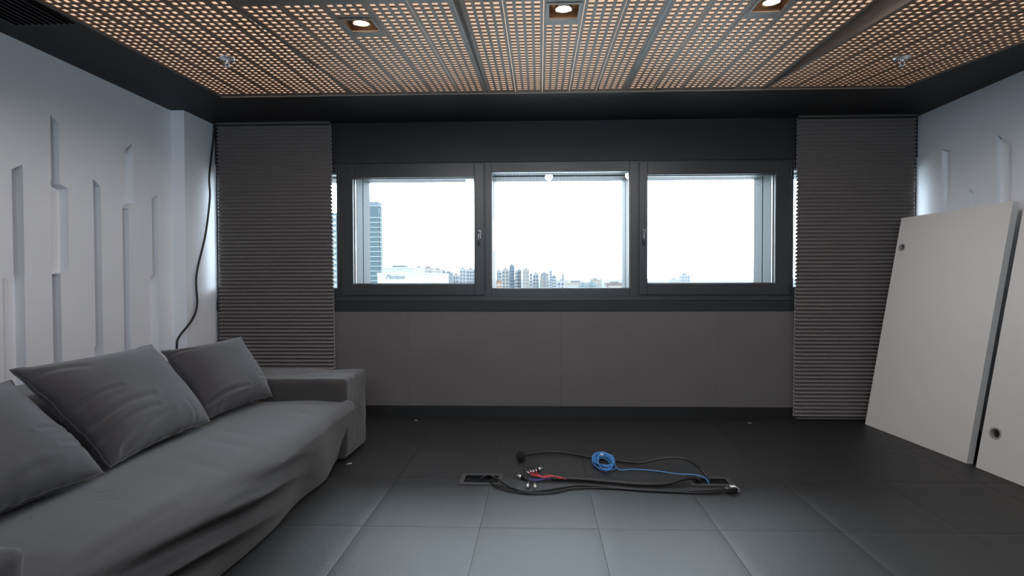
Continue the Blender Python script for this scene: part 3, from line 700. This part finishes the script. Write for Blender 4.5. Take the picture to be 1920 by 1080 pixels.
q = MB(); q.add([pv(0.038, -0.004, 0.0318), pv(0.072, -0.004, 0.0318), pv(0.072, 0.020, 0.0318), pv(0.038, 0.020, 0.0318), pv(0.038, -0.004, 0.030), pv(0.072, -0.004, 0.030), pv(0.072, 0.020, 0.030), pv(0.038, 0.020, 0.030)],
               [(0,1,2,3),(4,7,6,5),(0,4,5,1),(1,5,6,2),(2,6,7,3),(3,7,4,0)]); q.build('sticker', 'silver_label', plug)
# coiled blue network cable
nc = empty('network_cable', (0.432, 3.245, 0)); tag(nc, 'blue network cable in a loose coil with its tail in the right floor box', 'cable')
pts = []
NL = 9
for i in range(NL*20+1):
    a = 2*math.pi*i/20 + 0.5; lp = i/20.0
    ra = 0.058+0.015*math.sin(lp*2.4); rb = 0.100+0.026*math.sin(lp*1.7+1)
    cx = 0.008*math.sin(lp*2.9); cy = 0.024*math.cos(lp*2.1)
    pts.append((cx+ra*math.cos(a), cy+rb*math.sin(a), 0.005+0.0030*lp + 0.004*(1+math.sin(a*1.5+lp)) + 0.021*math.exp(-(((cy+rb*math.sin(a))-0.110)/0.065)**2)))
pts = pts[::1]
tail = [(0.060, -0.085, 0.026), (0.10, -0.095, 0.010), (0.192, -0.070, 0.0055), (0.326, -0.094, 0.0055), (0.44, -0.150, 0.010), (0.535, -0.180, 0.018), (0.590, -0.215, 0.018), (0.606, -0.255, 0.003), (0.608, -0.262, -0.03)]
MB().tube(spline(pts, 2), 0.0032, 6).build('coil', 'blue_cable', nc, True)
MB().tube(spline(tail, 8), 0.0032, 6).build('tail', 'blue_cable', nc, True)
bevel_mod(MB().box(-0.018, 0.004, 0.055, 0.066, 0.050, 0.059).build('plug', 'silver_label', nc), 0.001)
for (x, y, a, lb) in ((-1.30, 3.235, 0.4, 'tiny white paper scrap on the floor beside the sofa'), (-1.11, 4.26, 0.1, 'tiny white paper scrap on the dark floor below the window, left'), (1.83, 4.24, -0.3, 'tiny white paper scrap on the dark floor before the right blind')):
    s = MB(); s.add([(-0.016, -0.004, 0.001), (0.0, -0.003, 0.005), (0.017, -0.004, 0.001), (0.016, 0.004, 0.002), (0.0, 0.004, 0.006), (-0.015, 0.004, 0.002)], [(0,1,4,5),(1,2,3,4)])
    o = s.build('paper_scrap', 'paper'); o.location = (x, y, 0.0003); o.rotation_euler = (0, 0, a); sm = o.modifiers.new('thick', 'SOLIDIFY'); sm.thickness = 0.0006
    tag(o, lb, 'paper scrap', 'paper scraps')

# ------------------------------------------------------------------ the city outside
GZ = -48.0
struct(MB().box(-2500, 2500, 60, 4000, GZ-2, GZ).build('city_ground', 'city_ground'))
cacheb = {}
def building(x0, x1, y, zt, m, label, floors=None, win='b_window', fh=3.2, depth=None, roof=None, style='band', cat='building'):
    depth = depth or max(8.0, (x1-x0)); w_ = x1-x0
    B = empty('tower_block', ((x0+x1)/2, y+depth/2, GZ)); tag(B, label, cat, 'city buildings')
    h = zt-GZ; hx, hy = w_/2, depth/2
    MB().box(-hx, hx, -hy, hy, 0, h).build('walls', m, B)
    z = h-2.0; k = 0; vis = 14 if zt < 40 else 32
    while z-fh > 0 and k < vis:
        key = (round(w_, 2), round(depth, 2), round(fh, 2), win, style)
        if key not in cacheb:
            q = MB()
            if style == 'band': q.box(-hx*0.86, hx*0.86, -hy-0.12, hy+0.12, -fh*0.55, 0); q.box(-hx-0.12, hx+0.12, -hy*0.8, hy*0.8, -fh*0.55, 0)
            else:
                nn = max(2, int(w_/2.6))
                for t in range(nn): c = -hx+w_*(t+0.5)/nn; q.box(c-w_/nn*0.28, c+w_/nn*0.28, -hy-0.12, -hy+0.1, -fh*0.6, 0)
                q.box(hx-0.1, hx+0.12, -hy*0.7, hy*0.7, -fh*0.6, 0); q.box(-hx-0.12, -hx+0.1, -hy*0.7, hy*0.7, -fh*0.6, 0)
            cacheb[key] = q.mesh('window_band', win)
        o = link('window_band', cacheb[key], B); o.location = (0, 0, z); z -= fh; k += 1
    q = MB(); q.box(-hx*0.5, hx*0.3, -hy*0.5, hy*0.5, h, h+(roof or 1.4)); q.build('roof_plant', 'b_grey', B)
    q = MB(); q.box(-hx-0.1, hx+0.1, -hy-0.1, hy+0.1, h-0.5, h+0.2); q.build('parapet', m, B)
    return B
# glass tower behind the left sash
T = empty('glass_tower', (-123.5, 360, GZ)); tag(T, 'tall teal glass office tower seen through the left sash', 'building', 'city buildings')
th_ = 59.2-GZ
MB().box(-5.7, 5.7, -10, -2, 0, th_).build('glass_body', 'tower_glass', T)
MB().box(5.7, 6.2, -7, -2, 0, th_-8.5).build('side_wing', 'tower_glass_pale', T)
MB().box(-5.75, 5.75, -10.05, -1.95, th_-2.6, th_-0.1).build('crown', 'b_bluegrey', T)
sl = MB().box(-5.9, 5.9, -10.25, -9.9, 0, 0.5).box(5.6, 6.35, -9.9, -1.9, 0, 0.5).mesh('floor_slab', 'tower_slab'); no = MB().box(-5.8, -5.0, -10.25, -9.9, 0.5, 1.9).mesh('corner_fin', 'tower_slab')
for k in range(24):
    o = link('floor_slab', sl, T); o.location = (0, 0, th_-8.4-k*3.55 if k else th_-3.4)
    if k: o = link('corner_fin', no, T); o.location = (0, 0, th_-8.4-k*3.55)
MB().tube([(4.6, -8, th_), (4.6, -8, th_+3.5)], 0.35, 6).build('mast', 'b_grey', T)
building(-196.5, -177.4, 420, 60.8, 'tower_glass_pale', 'pale blue striped tower seen in the narrow glass beside the left blind', win='b_white', fh=5.0)
# white hotel block with a script sign
Hh_ = empty('hotel_block', (-33.7, 130, GZ)); tag(Hh_, 'low white block with a grey script sign seen through the left sash', 'building', 'city buildings')
MB().box(-7.0, 7.2, -10, 10, 0, 3.3-GZ-0.2).build('walls', 'b_white', Hh_); MB().box(-7.1, 7.3, -10.1, 10.1, 3.1-GZ-0.2, 3.3-GZ).build('parapet', 'b_white', Hh_)
cu = bpy.data.curves.new('script_sign', 'FONT'); cu.body = 'Pestana'; cu.size = 1.55; cu.shear = 0.45; cu.extrude = 0.04; cu.space_character = 1.02
to = bpy.data.objects.new('tmp', cu); C.objects.link(to); bpy.context.view_layer.update()
dg = bpy.context.evaluated_depsgraph_get(); sm_ = bpy.data.meshes.new_from_object(to.evaluated_get(dg)); bpy.data.objects.remove(to)
sm_.materials.clear(); sm_.materials.append(MATS['sign_ink']); so = link('sign_lettering', sm_, Hh_)
so.location = (-5.0, -10.1, 1.75-GZ); so.rotation_euler = (math.pi/2, 0, 0)
b2 = building(-59.3, -47.5, 180, 6.2, 'b_white', 'white low building with rooftop plant behind the hotel sign', fh=6, win='b_grey', roof=1.0)
building(-68.8, -64.1, 260, 7.7, 'b_white', 'small white block with dark edge right of the hotel sign', style='grid')
building(-74.0, -66.6, 300, 9.1, 'b_cream', 'pale cream block with rooftop tanks left of the grey slab', style='grid')
building(-77.3, -72.2, 350, 9.2, 'b_cream', 'cream tower just left of the grey skyline slab', style='grid')
building(-86.6, -83.6, 420, 9.8, 'b_bluegrey', 'slim blue-grey tower beside the plain grey slab', win='b_white')
building(-79.6, -73.1, 400, 8.1, 'b_grey', 'plain grey slab tower in the left sash view', win='b_grey')
building(-77.7, -72.4, 430, 6.6, 'b_white', 'small white block between the grey slab and striped towers', style='grid')
building(-74.9, -69.1, 450, 12.4, 'b_white', 'white and slate striped tower near the first window mullion', style='grid', win='b_bluegrey')
building(-71.2, -63.4, 470, 12.3, 'b_white', 'white tower with blue stripes hard against the first mullion', style='grid')
building(-44.7, -39.7, 500, 11.2, 'b_white', 'white gridded tower leftmost in the centre window', style='grid')
building(-31.7, -27.4, 350, 0.9, 'b_brick', 'low orange brick block at the left foot of the centre window', win='b_cream')
building(-33.6, -27.4, 430, 11.3, 'b_cream', 'beige tower left of the tallest one in the centre window', style='grid')
building(-30.1, -25.3, 480, 16.6, 'b_grey', 'tallest grey-blue tower in the centre window', win='b_window')
building(-24.6, -21.8, 478, 11.0, 'b_white', 'white slim tower right of the tallest one', style='grid')
building(-20.7, -17.2, 450, 11.2, 'b_grey', 'dark striped tower in the centre window', win='b_dark')
building(-14.7, -9.1, 420, 11.0, 'b_cream', 'broad cream tower right of the dark striped one', style='grid', win='b_grey')
building(-9.9, -7.2, 480, 7.6, 'b_bluegrey', 'narrow blue block in the centre of the skyline', win='b_white')
building(-6.3, -0.8, 450, 7.7, 'b_white', 'white block with blue upper windows mid skyline', style='grid')
building(0.6, 8.2, 430, 7.3, 'b_grey', 'wide grey-beige block mid skyline', style='grid', win='b_cream')
building(12.2, 15.5, 600, 14.4, 'b_white', 'thin tall white tower alone right of the skyline', style='band')
building(13.4, 18.0, 520, 5.7, 'b_bluegrey', 'short stepped block right of the thin tall tower', win='b_white')
building(30.4, 33.2, 650, 9.7, 'b_cream', 'thin cream tower at the right end of the skyline', style='grid')
building(14.7, 23.5, 400, 1.1, 'b_white', 'low white block at the right of the skyline', style='grid')
building(44.5, 53.8, 420, 2.0, 'b_cream', 'low cream block near the hills in the centre window', style='grid', win='b_white')
building(52.8, 68.2, 380, -1.0, 'b_roof', 'long low hall with a dull red roof before the hills', win='b_cream', fh=8)
building(145.8, 154.5, 500, 6.8, 'b_white', 'lone white gridded tower in the right sash', style='grid', win='b_grey')
building(162.0, 173.1, 600, 2.7, 'b_white', 'low pale block right of the lone tower', style='grid', win='b_white')
building(18.6, 36.0, 350, -0.4, 'b_cream', 'long low cream roofs under the thin towers', win='b_white')
building(118.0, 140.0, 640, 1.8, 'b_white', 'long low pale block left of the lone tower', style='grid', win='b_grey')
for (cx, cy, r, zt, lb) in ((30.0, 330, 4.0, -0.2, 'dark tree crown left among the low roofs'), (37.0, 340, 4.5, 0.3, 'dark tree crown right among the low roofs')):
    bm = bmesh.new(); bmesh.ops.create_icosphere(bm, subdivisions=3, radius=1)
    for v_ in bm.verts: v_.co *= (1+0.25*noise.noise(v_.co*2.5)); v_.co.x *= r; v_.co.y *= r; v_.co.z *= 7
    me = bpy.data.meshes.new('crown'); bm.to_mesh(me); bm.free(); me.materials.append(MATS['foliage'])
    e = empty('tree', (cx, cy, GZ)); c_ = link('crown', me, e); c_.location = (0, 0, zt-GZ-7)
    MB().tube([(0, 0, 0), (0, 0, zt-GZ-10)], 0.5, 6).build('trunk', 'foliage', e); tag(e, lb, 'tree', 'trees beyond the window')
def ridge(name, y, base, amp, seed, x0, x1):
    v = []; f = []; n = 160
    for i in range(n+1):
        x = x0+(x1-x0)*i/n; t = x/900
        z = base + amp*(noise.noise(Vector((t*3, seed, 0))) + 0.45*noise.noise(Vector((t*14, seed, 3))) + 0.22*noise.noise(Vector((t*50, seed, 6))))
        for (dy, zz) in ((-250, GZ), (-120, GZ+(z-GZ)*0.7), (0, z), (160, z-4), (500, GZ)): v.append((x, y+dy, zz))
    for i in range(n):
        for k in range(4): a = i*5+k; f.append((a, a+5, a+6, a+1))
    mb = MB(); mb.add(v, f); return struct(mb.build(name, 'hill_haze_blue'))
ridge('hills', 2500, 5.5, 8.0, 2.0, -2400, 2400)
